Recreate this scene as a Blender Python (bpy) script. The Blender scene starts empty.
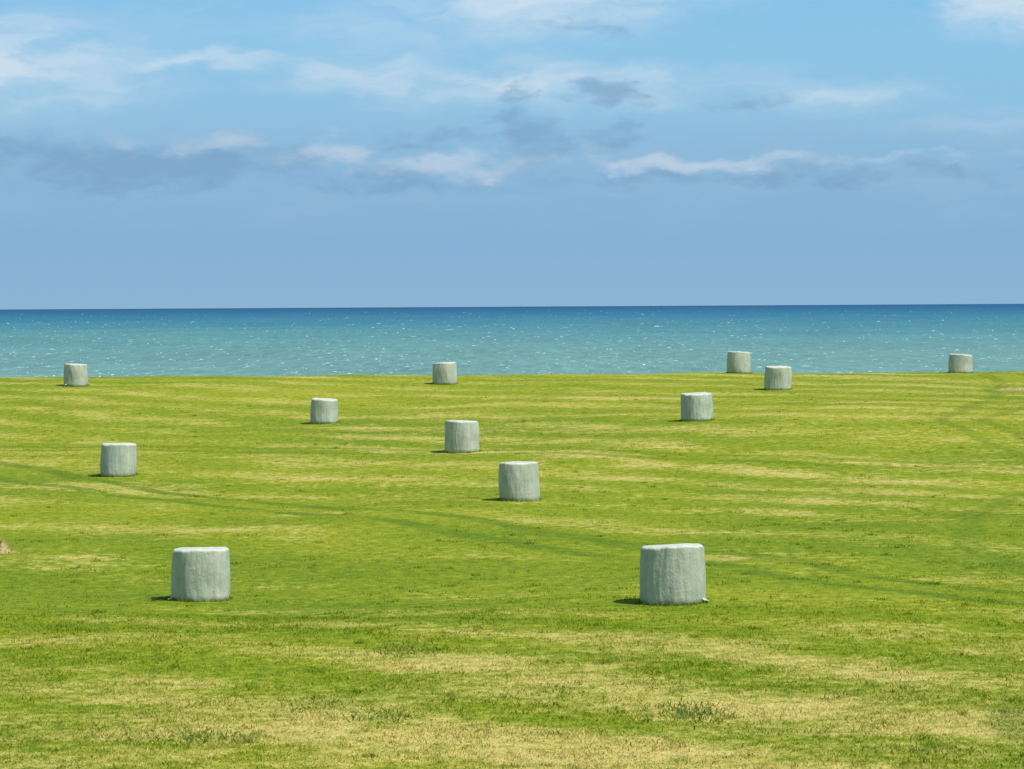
import bpy, math, numpy as np
from mathutils import Matrix, Vector
rng = np.random.default_rng(7)
scene = bpy.context.scene
scene.view_settings.view_transform = 'Standard'
scene.view_settings.look = 'None'
scene.view_settings.exposure = 0

F = 3000.0
CZ = 6.2
SEA = -20.0

# ------------------------------------------------------------ camera
cam_d = bpy.data.cameras.new("camera")
cam = bpy.data.objects.new("camera", cam_d)
scene.collection.objects.link(cam)
cam_d.sensor_width = 36
cam_d.lens = F / 1024 * 36
cam_d.clip_start = 0.5
cam_d.clip_end = 200000
R = Matrix.Rotation(math.radians(90 - 1.508), 4, 'X') @ Matrix.Rotation(math.radians(-0.32), 4, 'Z')
cam.matrix_world = Matrix.Translation((0, 0, CZ)) @ R
scene.camera = cam

# ------------------------------------------------------------ terrain
ky = np.array([-400, -40, 20, 40, 60, 80, 97, 111, 120, 140, 148, 159, 168, 174, 182, 196, 215, 240, 300], float)
kd = np.array([5.0, 5.2, 5.8, 6.05, 6.12, 6.15, 6.02, 5.45, 5.1, 4.62, 4.42, 4.09, 3.86, 3.95, 4.35, 6.5, 13, 34, 60], float)
gy = np.arange(-400, 301, 1.0)
gd = np.interp(gy, ky, kd)
ker = np.exp(-0.5 * (np.arange(-9, 10) / 3.0) ** 2); ker /= ker.sum()
gd = np.convolve(np.pad(gd, 9, mode='edge'), ker, mode='valid')

def terr(x, y):
    x = np.asarray(x, float); y = np.asarray(y, float)
    z = CZ - np.interp(y, gy, gd) - 0.02
    z = z + 0.38 * np.tanh(x / 14.0) * np.exp(-((y - 125) / 20.0) ** 2)
    z = z - 0.30 * np.exp(-((x + 8) / 12.0) ** 2 - ((y - 68) / 9.0) ** 2)
    a = np.clip((y - 20) / 30, 0.3, 1)
    z = z + a * (0.035 * np.sin(x * 0.31 + y * 0.13 + 1.0) * np.sin(y * 0.27 - x * 0.05)
                 + 0.025 * np.sin(x * 0.62 - y * 0.41 + 2.0)
                 + 0.014 * np.sin(x * 1.3 + y * 0.9) * np.sin(y * 1.1 - x * 0.4 + 0.5))
    return z

def mesh_obj(name, verts, faces, mat=None, smooth=True):
    me = bpy.data.meshes.new(name)
    me.from_pydata(verts, [], faces)
    if smooth:
        me.polygons.foreach_set("use_smooth", [True] * len(me.polygons))
    ob = bpy.data.objects.new(name, me)
    scene.collection.objects.link(ob)
    if mat: me.materials.append(mat)
    return ob

# ------------------------------------------------------------ node helpers
class NT:
    def __init__(s, tree):
        s.t = tree; s.n = tree.nodes; s.l = tree.links
    def link(s, a, b):
        if isinstance(a, bpy.types.NodeSocket):
            s.l.new(a, b)
        else:
            b.default_value = a
    def m(s, op, a, b=0.0, c=0.0, clamp=False):
        n = s.n.new('ShaderNodeMath'); n.operation = op; n.use_clamp = clamp
        s.link(a, n.inputs[0]); s.link(b, n.inputs[1]); s.link(c, n.inputs[2])
        return n.outputs[0]
    def sstep(s, v, lo, hi, o0=0.0, o1=1.0, kind='SMOOTHSTEP'):
        n = s.n.new('ShaderNodeMapRange'); n.interpolation_type = kind
        s.link(v, n.inputs[0]); s.link(lo, n.inputs[1]); s.link(hi, n.inputs[2])
        s.link(o0, n.inputs[3]); s.link(o1, n.inputs[4])
        return n.outputs[0]
    def xyz(s, x, y, z):
        n = s.n.new('ShaderNodeCombineXYZ')
        s.link(x, n.inputs[0]); s.link(y, n.inputs[1]); s.link(z, n.inputs[2])
        return n.outputs[0]
    def sep(s, v):
        n = s.n.new('ShaderNodeSeparateXYZ'); s.l.new(v, n.inputs[0]); return n.outputs
    def vmul(s, v, vec):
        n = s.n.new('ShaderNodeVectorMath'); n.operation = 'MULTIPLY'
        s.l.new(v, n.inputs[0]); n.inputs[1].default_value = vec
        return n.outputs[0]
    def noise(s, v, scale, detail=4, rough=0.55, dist=0.0):
        n = s.n.new('ShaderNodeTexNoise')
        s.l.new(v, n.inputs['Vector']); n.inputs['Scale'].default_value = scale
        n.inputs['Detail'].default_value = detail; n.inputs['Roughness'].default_value = rough
        n.inputs['Distortion'].default_value = dist
        return n.outputs
    def mix(s, f, a, b, mode='MIX'):
        n = s.n.new('ShaderNodeMix'); n.data_type = 'RGBA'; n.blend_type = mode
        s.link(f, n.inputs[0]); s.link(a, n.inputs[6]); s.link(b, n.inputs[7])
        return n.outputs[2]
    def ramp(s, v, stops):
        n = s.n.new('ShaderNodeValToRGB'); e = n.color_ramp.elements
        e[0].position = stops[0][0]; e[0].color = stops[0][1]
        e[1].position = stops[-1][0]; e[1].color = stops[-1][1]
        for p, c in stops[1:-1]:
            k = e.new(p); k.color = c
        s.l.new(v, n.inputs[0]); return n.outputs[0]

def C(r, g, b): return (r, g, b, 1)
def S(r, g, b, k=1.0):
    f = lambda c: ((c / 255 + 0.055) / 1.055) ** 2.4 if c > 10 else c / 255 / 12.92
    return (f(r) * k, f(g) * k, f(b) * k, 1)

def new_mat(name):
    mt = bpy.data.materials.new(name); mt.use_nodes = True
    mt.node_tree.nodes.clear()
    nt = NT(mt.node_tree)
    out = nt.n.new('ShaderNodeOutputMaterial')
    return mt, nt, out

def principled(nt, **kw):
    p = nt.n.new('ShaderNodeBsdfPrincipled')
    for k, v in kw.items():
        nt.link(v, p.inputs[k.replace('_', ' ')])
    return p

# ------------------------------------------------------------ grass colour field
def grass_colour(nt, rnd=None):
    geo = nt.n.new('ShaderNodeNewGeometry')
    x, y, z = nt.sep(geo.outputs['Position'])
    P2 = nt.xyz(x, y, 0.0)
    bign = nt.noise(P2, 0.045, 2, 0.5)
    big = bign[0]
    warp = nt.sep(bign[1])[1]
    med = nt.noise(nt.vmul(P2, (0.40, 0.62, 1.0)), 1.0, 5, 0.70, 0.5)[0]
    med2 = nt.noise(nt.xyz(nt.m('ADD', x, 40.0), y, 3.0), 0.13, 3, 0.6)[0]
    fine = nt.noise(nt.vmul(P2, (3.4, 2.6, 1.0)), 1.0, 3, 0.72)[0]
    vfine = nt.noise(P2, 17.0, 2, 0.6)[0] if rnd is None else rnd
    # mowing swaths: rows running diagonally over the field
    ph = nt.m('ADD', nt.m('ADD', nt.m('MULTIPLY', y, 0.9), nt.m('MULTIPLY', x, 0.62)), nt.m('MULTIPLY', warp, 18.0))
    sw = nt.m('MULTIPLY', nt.m('SINE', ph), nt.sstep(med2, 0.32, 0.60, 0.018, 0.058))
    near = nt.sstep(y, 40.0, 58.0, 0.060, 0.0)
    right = nt.m('MULTIPLY', nt.sstep(x, -3.0, 9.0), nt.sstep(y, 60.0, 40.0, 0.0, 0.025))
    hollow = nt.m('MULTIPLY', nt.sstep(y, 54.0, 62.0), nt.sstep(y, 78.0, 95.0, 1.0, 0.0))
    s = nt.m('MULTIPLY', med, 0.44)
    s = nt.m('ADD', s, nt.m('MULTIPLY', fine, 0.36))
    s = nt.m('ADD', s, nt.m('MULTIPLY', med2, 0.26))
    s = nt.m('ADD', s, nt.m('MULTIPLY', vfine, 0.12))
    s = nt.m('ADD', s, sw)
    s = nt.m('ADD', s, nt.m('ADD', near, right))
    s = nt.m('SUBTRACT', s, nt.m('MULTIPLY', hollow, 0.045))
    straw = nt.sstep(s, 0.560, 0.800)
    g = nt.m('ADD', nt.m('MULTIPLY', big, 0.38), nt.m('ADD', nt.m('MULTIPLY', fine, 0.34), nt.m('MULTIPLY', med, 0.28)))
    g = nt.m('ADD', g, nt.m('MULTIPLY', sw, 0.9))
    g = nt.m('SUBTRACT', g, nt.m('MULTIPLY', hollow, 0.06))
    gcol = nt.ramp(nt.sstep(g, 0.34, 0.63, kind='LINEAR'),
                   [(0.0, C(0.125, 0.208, 0.010)), (0.5, C(0.218, 0.278, 0.014)), (1.0, C(0.320, 0.345, 0.026))])
    def line(x0, y0, x1, y1, w, amt, gauge=0.95):
        dx, dy = x1 - x0, y1 - y0; L = math.hypot(dx, dy); nx, ny = -dy / L, dx / L
        d = nt.m('MULTIPLY_ADD', x, nx, nt.m('MULTIPLY_ADD', y, ny, -(x0 * nx + y0 * ny)))
        d = nt.m('ADD', d, nt.m('MULTIPLY', nt.m('SUBTRACT', warp, 0.5), 9.0))
        d = nt.m('ABSOLUTE', nt.m('SUBTRACT', nt.m('ABSOLUTE', d), gauge))
        r = nt.sstep(d, w * 0.3, w, amt, 0.0)
        return nt.m('MULTIPLY', r, nt.sstep(med, 0.34, 0.55))
    tr = line(-12, 97, 3, 75, 0.55, 0.85)
    tr = nt.m('MAXIMUM', tr, line(-30, 122, 20, 104, 0.65, 0.6))
    tr = nt.m('MAXIMUM', tr, line(15, 85, 27, 160, 0.5, 0.5))
    col = nt.mix(straw, gcol, nt.mix(vfine, C(0.40, 0.35, 0.075), C(0.61, 0.52, 0.20)))
    col = nt.mix(tr, col, C(0.10, 0.18, 0.010))
    if rnd is None:
        dk = nt.sstep(vfine, 0.3, 0.62, 0.76, 1.08)
    else:
        dk = nt.sstep(rnd, 0, 1, 0.85, 1.45, 'LINEAR')
    dk = nt.m('MULTIPLY', dk, nt.sstep(fine, 0.32, 0.64, 0.84, 1.10))
    col = nt.mix(1.0, col, nt.xyz(dk, dk, dk), 'MULTIPLY')
    return col, fine, vfine

gm, nt, out = new_mat("field_turf")
col, fine, vfine = grass_colour(nt)
bmp = nt.n.new('ShaderNodeBump'); bmp.inputs['Strength'].default_value = 0.75; bmp.inputs['Distance'].default_value = 0.07
nt.link(nt.m('ADD', nt.m('MULTIPLY', fine, 0.9), nt.m('MULTIPLY', vfine, 0.4)), bmp.inputs['Height'])
p = principled(nt, Base_Color=col, Roughness=0.9, Specular_IOR_Level=0.1)
nt.l.new(bmp.outputs[0], p.inputs['Normal']); nt.l.new(p.outputs[0], out.inputs[0])

blade_mat, nt, out = new_mat("grass_blades")
at = nt.n.new('ShaderNodeAttribute'); at.attribute_name = "rnd"
col, fine, vfine = grass_colour(nt, at.outputs['Fac'])
p = nt.n.new('ShaderNodeBsdfDiffuse'); nt.l.new(col, p.inputs[0])
tl = nt.n.new('ShaderNodeBsdfTranslucent'); nt.l.new(col, tl.inputs[0])
mx = nt.n.new('ShaderNodeMixShader'); mx.inputs[0].default_value = 0.45
nt.l.new(p.outputs[0], mx.inputs[1]); nt.l.new(tl.outputs[0], mx.inputs[2]); nt.l.new(mx.outputs[0], out.inputs[0])

xs = np.concatenate([np.linspace(-400, -62, 60), np.arange(-60, 60.1, 0.6), np.linspace(62, 400, 60)])
ys = np.concatenate([np.linspace(-300, 18, 60), np.arange(20, 200, 0.6), np.linspace(201, 280, 40)])
X, Y = np.meshgrid(xs, ys)
Z = terr(X, Y)
V = np.stack([X.ravel(), Y.ravel(), Z.ravel()], 1)
nx, ny = len(xs), len(ys)
i = (np.arange(nx - 1)[None, :] + nx * np.arange(ny - 1)[:, None]).ravel()
Fc = np.stack([i, i + 1, i + nx + 1, i + nx], 1)
ground = mesh_obj("grass_field", V.tolist(), Fc.tolist(), gm)

# ------------------------------------------------------------ sea
sm, nt, out = new_mat("sea_water")
geo = nt.n.new('ShaderNodeNewGeometry'); P = geo.outputs['Position']
x, y, z = nt.sep(P)
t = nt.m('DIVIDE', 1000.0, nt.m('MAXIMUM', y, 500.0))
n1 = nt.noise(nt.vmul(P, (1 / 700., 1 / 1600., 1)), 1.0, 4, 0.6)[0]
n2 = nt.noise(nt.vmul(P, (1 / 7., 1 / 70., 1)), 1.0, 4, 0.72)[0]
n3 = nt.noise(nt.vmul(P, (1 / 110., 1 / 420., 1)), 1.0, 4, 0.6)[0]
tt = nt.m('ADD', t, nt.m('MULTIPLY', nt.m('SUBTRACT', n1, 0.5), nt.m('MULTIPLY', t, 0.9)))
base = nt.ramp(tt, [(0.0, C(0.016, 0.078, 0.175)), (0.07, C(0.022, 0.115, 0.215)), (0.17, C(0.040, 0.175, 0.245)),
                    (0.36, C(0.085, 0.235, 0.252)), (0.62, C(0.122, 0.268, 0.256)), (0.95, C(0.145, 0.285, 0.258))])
v = nt.m('ADD', nt.m('MULTIPLY', n2, 0.8), nt.m('MULTIPLY', n3, 0.35))
kk = nt.sstep(v, 0.38, 0.75, 0.74, 1.26, 'LINEAR')
base = nt.mix(1.0, base, nt.xyz(kk, kk, kk), 'MULTIPLY')
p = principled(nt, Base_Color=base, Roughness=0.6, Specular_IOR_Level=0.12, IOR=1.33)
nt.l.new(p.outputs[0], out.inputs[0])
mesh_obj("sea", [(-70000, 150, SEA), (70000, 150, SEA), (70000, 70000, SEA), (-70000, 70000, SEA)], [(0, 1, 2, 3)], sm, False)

# whitecaps: small breaking crests standing on the water
fm, nt, out = new_mat("foam")
geo = nt.n.new('ShaderNodeNewGeometry')
fc = nt.ramp(geo.outputs['Random Per Island'], [(0, C(0.20, 0.36, 0.36)), (0.6, C(0.31, 0.45, 0.44)), (1, C(0.66, 0.73, 0.72))])
p = principled(nt, Base_Color=fc, Roughness=0.9); nt.l.new(p.outputs[0], out.inputs[0])
vv, ff = [], []
for _ in range(3400):
    pp = rng.uniform(5, 74)
    d = (CZ - SEA) * F / pp
    cx = rng.uniform(-0.23, 0.23) * d
    w = (0.35 + rng.uniform(0, 1.0) ** 3 * 2.6) * (d / 1500) ** 0.5
    h = rng.uniform(0.12, 0.36) * (d / 1500) ** 0.6
    if rng.random() < 0.03: w *= 1.9; h *= 1.3
    n = 6; b = len(vv); a = rng.uniform(-0.3, 0.3)
    for q in range(n + 1):
        s_ = q / n * 2 - 1
        hh = h * (1 - s_ * s_) * rng.uniform(0.6, 1) + 0.01
        vv.append((cx + s_ * w / 2, d + a * s_ * w - 0.5, SEA + 0.004)); vv.append((cx + s_ * w / 2, d + a * s_ * w, SEA + hh))
        vv.append((cx + s_ * w / 2, d + a * s_ * w + 1.0, SEA + 0.004))
    for q in range(n):
        o = b + q * 3
        ff += [(o, o + 3, o + 4, o + 1), (o + 1, o + 4, o + 5, o + 2)]
mesh_obj("whitecaps", vv, ff, fm, True)

# ------------------------------------------------------------ bales
wm, nt, out = new_mat("silage_wrap")
tc = nt.n.new('ShaderNodeTexCoord'); O = tc.outputs['Object']
oi = nt.n.new('ShaderNodeObjectInfo')
ox, oy, oz = nt.sep(O)
off = nt.m('MULTIPLY', oi.outputs['Random'], 37.0)
Q = nt.xyz(nt.m('ADD', ox, off), oy, oz)
streak = nt.noise(nt.vmul(Q, (6, 6, 0.9)), 1.0, 5, 0.6, 0.6)[0]
streak2 = nt.noise(nt.vmul(Q, (18, 18, 3.0)), 1.0, 4, 0.6, 0.8)[0]
blot = nt.noise(Q, 2.6, 4, 0.6)[0]
crk = nt.noise(nt.vmul(Q, (9, 9, 6)), 1.0, 4, 0.65, 1.4)[0]
v = nt.m('ADD', nt.m('MULTIPLY', streak, 0.32), nt.m('ADD', nt.m('MULTIPLY', streak2, 0.26), nt.m('MULTIPLY', blot, 0.47)))
col = nt.ramp(nt.sstep(v, 0.38, 0.72, kind='LINEAR'),
              [(0, C(0.32, 0.385, 0.290)), (0.45, C(0.43, 0.480, 0.375)), (1, C(0.57, 0.60, 0.49))])
# upward-facing film coloured paler, standing in for brighter sunlight on the bale tops
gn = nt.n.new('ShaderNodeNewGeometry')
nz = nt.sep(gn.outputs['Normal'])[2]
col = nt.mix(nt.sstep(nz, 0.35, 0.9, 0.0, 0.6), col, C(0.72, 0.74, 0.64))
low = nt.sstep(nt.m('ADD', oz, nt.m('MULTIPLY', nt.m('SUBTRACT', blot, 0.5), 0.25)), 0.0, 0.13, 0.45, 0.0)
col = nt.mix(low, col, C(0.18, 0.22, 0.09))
bmp = nt.n.new('ShaderNodeBump'); bmp.inputs['Strength'].default_value = 0.75; bmp.inputs['Distance'].default_value = 0.035
nt.link(nt.m('ADD', nt.m('MULTIPLY', streak, 0.7), nt.m('ADD', nt.m('MULTIPLY', streak2, 0.4), nt.m('MULTIPLY', crk, 0.8))), bmp.inputs['Height'])
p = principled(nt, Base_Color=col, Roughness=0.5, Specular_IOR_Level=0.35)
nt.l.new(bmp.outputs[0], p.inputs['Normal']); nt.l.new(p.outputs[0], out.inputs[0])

TAIL = {0: 3.6, 1: -0.35, 7: 3.9, 3: 0.2}
def bale(cx, cy, W, H, idx):
    r = np.random.default_rng(idx + 11)
    NTH = 120; th = np.linspace(0, 2 * np.pi, NTH, endpoint=False)
    Rr = W / 2; e = 0.075
    prof = [(Rr * 0.94, -0.04)]
    prof += [(Rr * (0.965 + 0.035 * math.sin(t_)), 0.09 * t_) for t_ in np.linspace(0, 1.2, 4)]
    for q in np.linspace(0.14, H - e, 16): prof.append((Rr * (1.0 - 0.05 * ((q / H - 0.3) / 0.7) ** 2), q))
    r1 = prof[-1][0]
    for a in np.linspace(0.2, math.pi / 2, 7): prof.append((r1 - e + e * math.cos(a), H - e + e * 0.9 * math.sin(a)))
    for q in (0.82, 0.7, 0.55, 0.4, 0.25, 0.1): prof.append((r1 * q, H - 0.01 + 0.03 * (1 - q)))
    ph = r.uniform(0, 6.28, 14); am = r.uniform(0.5, 1.0, 12)
    tilt = r.uniform(0.005, 0.05); tp = r.uniform(0, 6.28)
    lx, ly = r.uniform(-0.035, 0.035, 2)
    vs = []
    for (rad, zz) in prof:
        u = zz / H
        dr = 0.011 * am[0] * np.sin(2 * th + ph[0] + u) + 0.009 * am[1] * np.sin(3 * th + ph[1] - u * 1.5) + 0.006 * am[2] * np.sin(5 * th + ph[2] + 2 * u)
        dr += 0.005 * am[3] * np.sin(13 * th + ph[3] + 2.5 * np.sin(4 * u + ph[5])) + 0.0025 * np.sin(29 * th + ph[4] + 3 * np.sin(3 * u))
        dr += 0.010 * np.sin(5 * u + ph[6]) * np.sin(th + ph[7]) + 0.006 * np.sin(8 * u + ph[10]) * np.sin(2 * th + ph[11])
        f_ = rad / Rr
        rr = rad + dr * W * f_
        dz = tilt * zz * np.cos(th - tp) * f_ + 0.013 * np.sin(3 * th + ph[8]) * u * f_ + 0.008 * np.sin(9 * th + ph[9]) * u * f_
        for a, b_, c_ in zip(rr * np.cos(th) + lx * u, rr * np.sin(th) + ly * u, zz + dz): vs.append((a, b_, c_))
    fs = []
    n = len(prof)
    for j in range(n - 1):
        for k_ in range(NTH):
            k2 = (k_ + 1) % NTH
            fs.append((j * NTH + k_, j * NTH + k2, (j + 1) * NTH + k2, (j + 1) * NTH + k_))
    vs.append((lx, ly, H + 0.025)); c0 = len(vs) - 1
    for k_ in range(NTH): fs.append(((n - 1) * NTH + k_, (n - 1) * NTH + (k_ + 1) % NTH, c0))
    if idx in TAIL:     # loose film tail lying in the grass at the foot of the bale
        ta = TAIL[idx]; m_ = 9; b0 = len(vs)
        for q in range(m_):
            s_ = q / (m_ - 1)
            for w_ in (-1, -0.3, 0.4, 1):
                rad = Rr * 0.97 + s_ * 0.14
                aa = ta + w_ * 0.14 * (1 - 0.5 * s_)
                vs.append((rad * math.cos(aa), rad * math.sin(aa), 0.08 * (1 - s_) ** 2 + 0.03 + 0.03 * r.random()))
        for q in range(m_ - 1):
            for w_ in range(3):
                o = b0 + q * 4 + w_; fs.append((o, o + 1, o + 5, o + 4))
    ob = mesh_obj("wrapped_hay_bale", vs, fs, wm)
    ob.location = (cx, cy, float(terr(cx, cy)))
    return ob

def hit(px, py):
    d = (R.to_3x3() @ Vector(((px - 512) / F, (384.5 - py) / F, -1))).normalized()
    tt = np.arange(30, 176, 0.05)
    xx = d.x * tt / d.y; yy = tt; zz = CZ + d.z * tt / d.y
    g = terr(xx, yy) - zz
    ix = np.where(g >= 0)[0]
    j = ix[0] if len(ix) else int(np.argmax(g))
    return float(xx[j]), float(yy[j])

meas = [(200.5, 599.5, 58, 53), (673, 603, 65, 59), (118.5, 475.5, 36, 33), (519.5, 499.5, 41, 39), (462.5, 451.5, 35, 32),
        (324, 422.5, 28, 25), (697, 419.5, 32.5, 28), (76, 385.5, 24, 22.5), (445, 383.5, 24.5, 22), (777.5, 389.0, 27, 24),
        (739, 374.5, 24, 22), (960.5, 373, 23.5, 19)]
bales = []
for q, (px, pb, w, h) in enumerate(meas):
    bx, by = hit(px, pb + 0.5 + w * 0.035)
    bx *= (by + 0.6) / by; by += 0.6
    if q == 10: by = 169.5; bx = (px - 512) / F * by
    if q == 11: by = 171.0; bx = (px - 512) / F * by
    W = w * by / F; H = h * by / F
    H = min(max(H - 0.03, 1.05), 1.3)
    W = min(max(W, 1.15), 1.42)
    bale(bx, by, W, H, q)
    bales.append((bx, by, W))

# ------------------------------------------------------------ grass blades (one mesh)
def blades(px, py, h, w, lean, rnd_, lift=0.0):
    n = len(px)
    pz = terr(px, py) - 0.01 + lift
    a = rng.uniform(0, 2 * np.pi, n); la = rng.uniform(0, 2 * np.pi, n)
    dx, dy = np.cos(a) * w / 2, np.sin(a) * w / 2
    lx, ly = np.cos(la) * lean * h, np.sin(la) * lean * h
    v = np.empty((n, 5, 3))
    v[:, 0] = np.stack([px - dx, py - dy, pz], 1)
    v[:, 1] = np.stack([px + dx, py + dy, pz], 1)
    v[:, 2] = np.stack([px + dx * .7 + lx * .4, py + dy * .7 + ly * .4, pz + h * .6], 1)
    v[:, 3] = np.stack([px - dx * .7 + lx * .4, py - dy * .7 + ly * .4, pz + h * .6], 1)
    v[:, 4] = np.stack([px + lx, py + ly, pz + h], 1)
    return v.reshape(-1, 3), np.repeat(rnd_, 5)

def blade_obj(name, parts, mat):
    v = np.concatenate([a for a, _ in parts]); r_ = np.concatenate([b for _, b in parts])
    n = len(v) // 5
    me = bpy.data.meshes.new(name)
    me.vertices.add(len(v)); me.vertices.foreach_set("co", v.ravel())
    b = (np.arange(n) * 5)[:, None]
    loops = (b + np.array([0, 1, 2, 3, 3, 2, 4])[None, :]).ravel()
    me.loops.add(len(loops)); me.loops.foreach_set("vertex_index", loops.astype(np.int32))
    me.polygons.add(2 * n)
    ls = (np.arange(n) * 7)[:, None] + np.array([0, 4])[None, :]
    me.polygons.foreach_set("loop_start", ls.ravel().astype(np.int32))
    me.update(calc_edges=True)
    at_ = me.attributes.new("rnd", 'FLOAT', 'POINT'); at_.data.foreach_set("value", r_.astype(np.float32))
    me.materials.append(mat)
    ob = bpy.data.objects.new(name, me); scene.collection.objects.link(ob)
    return ob

parts = []
def scatter(n, y0, y1, h0, h1, w0, w1):
    y = y0 * (y1 / y0) ** rng.random(n)
    x = rng.uniform(-0.21, 0.21, n) * y
    cl = 0.5 + 0.5 * np.sin(x * 2.1 + 3 * np.sin(y * 0.7)) * np.sin(y * 1.7 + 2 * np.sin(x * 0.9))
    h = rng.uniform(h0, h1, n) * (0.6 + 0.7 * cl)
    parts.append(blades(x, y, h, rng.uniform(w0, w1, n), rng.uniform(0.3, 1.6, n), rng.random(n)))
scatter(210000, 34, 62, 0.015, 0.060, 0.008, 0.020)
scatter(65000, 62, 110, 0.015, 0.042, 0.012, 0.03)
scatter(26000, 110, 178, 0.02, 0.045, 0.03, 0.06)
# irregular thicker tufts missed by the mower
for _ in range(900):
    ty = 36 * (150 / 36) ** rng.random(); tx = rng.uniform(-0.2, 0.2) * ty; n = 26
    s_ = rng.uniform(0.05, 0.28)
    parts.append(blades(tx + rng.normal(0, s_, n), ty + rng.normal(0, s_, n), rng.uniform(0.03, 0.085, n), rng.uniform(0.012, 0.03, n), rng.uniform(0.2, 1.2, n), rng.random(n) * 0.7))
for bx, by, W in bales:
    n = 420
    a = rng.uniform(0, 2 * np.pi, n); rr = W / 2 + np.abs(rng.normal(0, 0.05, n)) - 0.01
    parts.append(blades(bx + rr * np.cos(a), by + rr * np.sin(a), rng.uniform(0.03, 0.10, n), rng.uniform(0.01, 0.025, n), rng.uniform(0.1, 0.8, n), rng.random(n)))
blade_obj("grass", parts, blade_mat)

# weeds and cut-grass heaps
dm, nt, out = new_mat("weed_leaves")
at = nt.n.new('ShaderNodeAttribute'); at.attribute_name = "rnd"
col = nt.ramp(at.outputs['Fac'], [(0, C(0.09, 0.17, 0.014)), (0.7, C(0.18, 0.27, 0.025)), (1, C(0.32, 0.32, 0.07))])
p = principled(nt, Base_Color=col, Roughness=0.6)
tl = nt.n.new('ShaderNodeBsdfTranslucent'); nt.l.new(col, tl.inputs[0])
mx = nt.n.new('ShaderNodeMixShader'); mx.inputs[0].default_value = 0.35
nt.l.new(p.outputs[0], mx.inputs[1]); nt.l.new(tl.outputs[0], mx.inputs[2]); nt.l.new(mx.outputs[0], out.inputs[0])
hm, nt, out = new_mat("dry_hay")
at = nt.n.new('ShaderNodeAttribute'); at.attribute_name = "rnd"
col = nt.ramp(at.outputs['Fac'], [(0, C(0.40, 0.34, 0.14)), (0.6, C(0.55, 0.47, 0.20)), (1, C(0.66, 0.57, 0.28))])
p = principled(nt, Base_Color=col, Roughness=0.8); nt.l.new(p.outputs[0], out.inputs[0])
for (px, py, sx, sy, n, h) in [(690, 714, .30, .6, 420, .11), (405, 651, .34, .6, 360, .08), (190, 738, .40, .5, 420, .08), (385, 716, .3, .5, 260, .08),
                               (930, 752, .4, .4, 200, .07), (310, 706, .25, .5, 200, .07), (560, 690, .35, .4, 160, .06), (240, 741, .2, .3, 180, .07)]:
    bx, by = hit(px, py)
    blade_obj("weed_clump", [blades(bx + rng.normal(0, sx, n), by + rng.normal(0, sy, n), rng.uniform(.3, 1, n) * h, rng.uniform(.012, .035, n), rng.uniform(.3, 1.4, n), rng.random(n))], dm)
for (px, py, sx, n, h) in [(1015, 390, .55, 900, .12), (-2, 553, .24, 1500, .32)]:
    bx, by = hit(px, py)
    vs, fs = [], []
    NR, NA = 12, 40
    for a_ in range(NR):
        q = a_ / (NR - 1) * 1.9
        for b_ in range(NA):
            t_ = b_ / NA * 2 * math.pi
            lx, ly = q * sx * math.cos(t_), q * sx * .7 * math.sin(t_)
            bump = 1 + (0.15 * math.sin(3 * t_ + q * 4) + 0.1 * math.sin(7 * t_ - q * 5)) * min(q, 1)
            zz = float(terr(bx + lx, by + ly)) + h * math.exp(-(q ** 3) * 0.6) * bump - 0.03 * (q > 1.8)
            vs.append((bx + lx, by + ly, zz))
    for a_ in range(NR - 1):
        for b_ in range(NA):
            b2 = (b_ + 1) % NA
            fs.append((a_ * NA + b_, a_ * NA + b2, (a_ + 1) * NA + b2, (a_ + 1) * NA + b_)[::-1])
    heap = mesh_obj("dry_grass_heap", vs, fs, hm)
    ex, ey = rng.normal(0, sx * .8, n), rng.normal(0, sx * .6, n)
    qq = np.sqrt((ex / sx) ** 2 + (ey / sx / .7) ** 2)
    lift = h * np.exp(-(qq ** 3) * 0.6)
    st = blade_obj("hay_stalks", [blades(bx + ex, by + ey, rng.uniform(.02, .06, n), rng.uniform(.01, .03, n), rng.uniform(.6, 2.5, n), rng.random(n), lift)], hm)
    st.parent = heap

# ------------------------------------------------------------ sun + sky
sdir = Vector((0.78, -0.54, 0)).normalized()
EL = math.radians(58)
sv = Vector((sdir.x * math.cos(EL), sdir.y * math.cos(EL), math.sin(EL)))
sun_d = bpy.data.lights.new("sun", 'SUN'); sun_d.energy = 4.6; sun_d.angle = math.radians(0.53); sun_d.color = (1.0, 0.96, 0.89)
sun = bpy.data.objects.new("sun", sun_d); scene.collection.objects.link(sun)
sun.rotation_euler = sv.to_track_quat('Z', 'Y').to_euler(); sun.location = (60, -40, 80)

world = bpy.data.worlds.new("World"); scene.world = world; world.use_nodes = True
world.node_tree.nodes.clear()
nt = NT(world.node_tree)
wo = nt.n.new('ShaderNodeOutputWorld'); bg = nt.n.new('ShaderNodeBackground'); bg.inputs[1].default_value = 0.1
nt.l.new(bg.outputs[0], wo.inputs[0])
sky = nt.n.new('ShaderNodeTexSky'); sky.sky_type = 'NISHITA'; sky.sun_disc = False
sky.sun_elevation = EL; sky.sun_rotation = math.atan2(sv.x, sv.y); sky.altitude = 20
tc = nt.n.new('ShaderNodeTexCoord')
dx, dy, dz = nt.sep(tc.outputs['Generated'])
DEG = 52.36
az = nt.m('MULTIPLY', nt.m('ARCTAN2', dx, dy), DEG * 57.2958)
el = nt.m('MULTIPLY', nt.m('ARCSINE', dz), DEG * 57.2958)
uv = nt.xyz(az, el, 0.0)
wn = nt.noise(nt.vmul(uv, (1 / 80., 1 / 40., 1)), 1.0, 4, 0.58)
wr, wg, wb = nt.sep(wn[1])
u = nt.m('ADD', az, nt.m('MULTIPLY', nt.m('SUBTRACT', wr, 0.5), 130.0))
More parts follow.
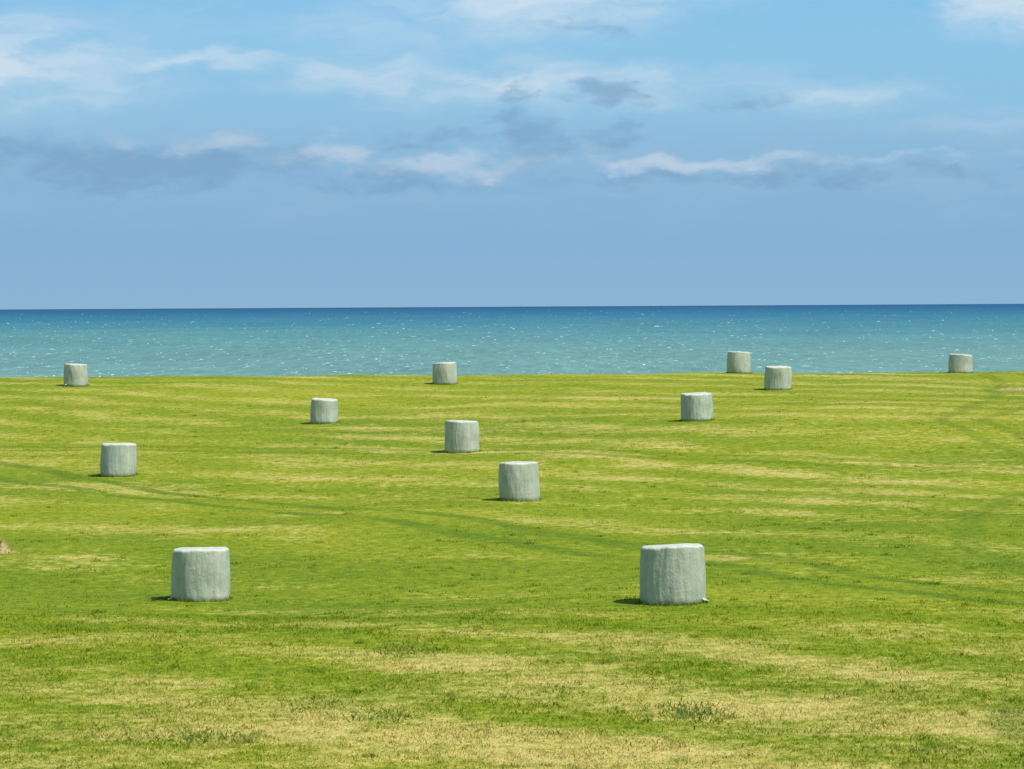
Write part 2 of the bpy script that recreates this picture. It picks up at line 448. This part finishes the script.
v = nt.m('ADD', el, nt.m('MULTIPLY', nt.m('SUBTRACT', wg, 0.5), 48.0))
uvw = nt.xyz(u, v, 0.0)
nA = nt.noise(nt.vmul(uvw, (1 / 125., 1 / 28., 1)), 1.0, 7, 0.56)[0]
nB = nt.noise(nt.vmul(uv, (1 / 46., 1 / 18., 1)), 1.0, 7, 0.58, 0.4)[0]
def blobs(lst):
    tot = None
    for (px, py, rx, ry, a) in lst:
        n = nt.n.new('ShaderNodeVectorMath'); n.operation = 'MULTIPLY_ADD'
        nt.l.new(uvw, n.inputs[0]); n.inputs[1].default_value = (1 / rx, 1 / ry, 0)
        n.inputs[2].default_value = (-(px - 512.0) / rx, -(307.0 - py) / ry, 0)
        l = nt.n.new('ShaderNodeVectorMath'); l.operation = 'LENGTH'; nt.l.new(n.outputs[0], l.inputs[0])
        g = nt.sstep(l.outputs['Value'], 0.0, 1.9, a, 0.0)
        tot = g if tot is None else nt.m('MAXIMUM', tot, g)
    return tot
base = nt.ramp(nt.sstep(el, 0.0, 600.0, kind='LINEAR'),
               [(0.0, S(142, 180, 211)), (0.10, S(135, 177, 214)), (0.22, S(135, 181, 216)), (0.32, S(143, 193, 225)),
                (0.43, S(142, 196, 230)), (0.52, S(133, 192, 232)), (1.0, S(96, 160, 218))])
softW = blobs([(20, 66, 150, 50, .95), (190, 66, 160, 12, .75), (530, 4, 140, 36, 1.05), (660, 2, 110, 14, .7), (450, 82, 160, 24, .90), (650, 90, 150, 22, .75),
               (1005, 20, 64, 22, 1.1), (820, 100, 120, 16, .65), (380, 35, 120, 44, .45), (1010, 130, 120, 14, .5), (200, 25, 260, 40, .3)])
dW = nt.m('MULTIPLY', softW, nt.sstep(nA, 0.24, 0.70, 0.16, 1.0, 'LINEAR'))
dW = nt.sstep(dW, 0.0, 0.92, 0.0, 0.80)
c = nt.mix(dW, base, S(214, 228, 239))
band = nt.m('MULTIPLY', nt.sstep(v, 60.0, 130.0), nt.sstep(v, 150.0, 205.0, 1.0, 0.0))
c = nt.mix(nt.m('MULTIPLY', band, nt.sstep(nA, 0.35, 0.7, 0.05, 0.5)), c, S(156, 188, 214))
dk = blobs([(150, 162, 200, 28, 1.0), (60, 152, 90, 16, .9), (240, 150, 70, 18, .8), (400, 178, 110, 16, .75), (530, 140, 46, 32, .9), (612, 98, 40, 12, .95), (755, 107, 46, 10, .75),
            (585, 33, 40, 10, .8), (510, 98, 20, 14, .85), (620, 135, 40, 18, .75), (430, 140, 70, 12, .65), (780, 180, 300, 12, .7)])
dD = nt.sstep(nt.m('ADD', dk, nt.m('MULTIPLY', nt.m('SUBTRACT', nB, 0.5), 1.7)), 0.28, 1.0, 0.0, 0.58)
dD = nt.m('MULTIPLY', dD, nt.sstep(dk, 0.0, 0.4))
c = nt.mix(dD, c, S(118, 157, 193))
br = blobs([(130, 139, 80, 10, .65), (215, 141, 80, 11, .8), (345, 152, 44, 20, .95), (455, 164, 74, 16, 1.0), (690, 165, 150, 10, 1.05), (275, 160, 40, 12, .65), (900, 163, 130, 5, .6)])
dB = nt.sstep(nt.m('ADD', br, nt.m('MULTIPLY', nt.m('SUBTRACT', nB, 0.5), 1.7)), 0.32, 1.2, 0.0, 0.68)
dB = nt.m('MULTIPLY', dB, nt.sstep(br, 0.0, 0.45))
c = nt.mix(dB, c, S(198, 214, 230))
c10 = nt.mix(1.0, c, (10, 10, 10, 1), 'MULTIPLY')
f = nt.sstep(el, 350.0, 1300.0)
fin = nt.mix(f, c10, sky.outputs[0])
nt.l.new(fin, bg.inputs[0])
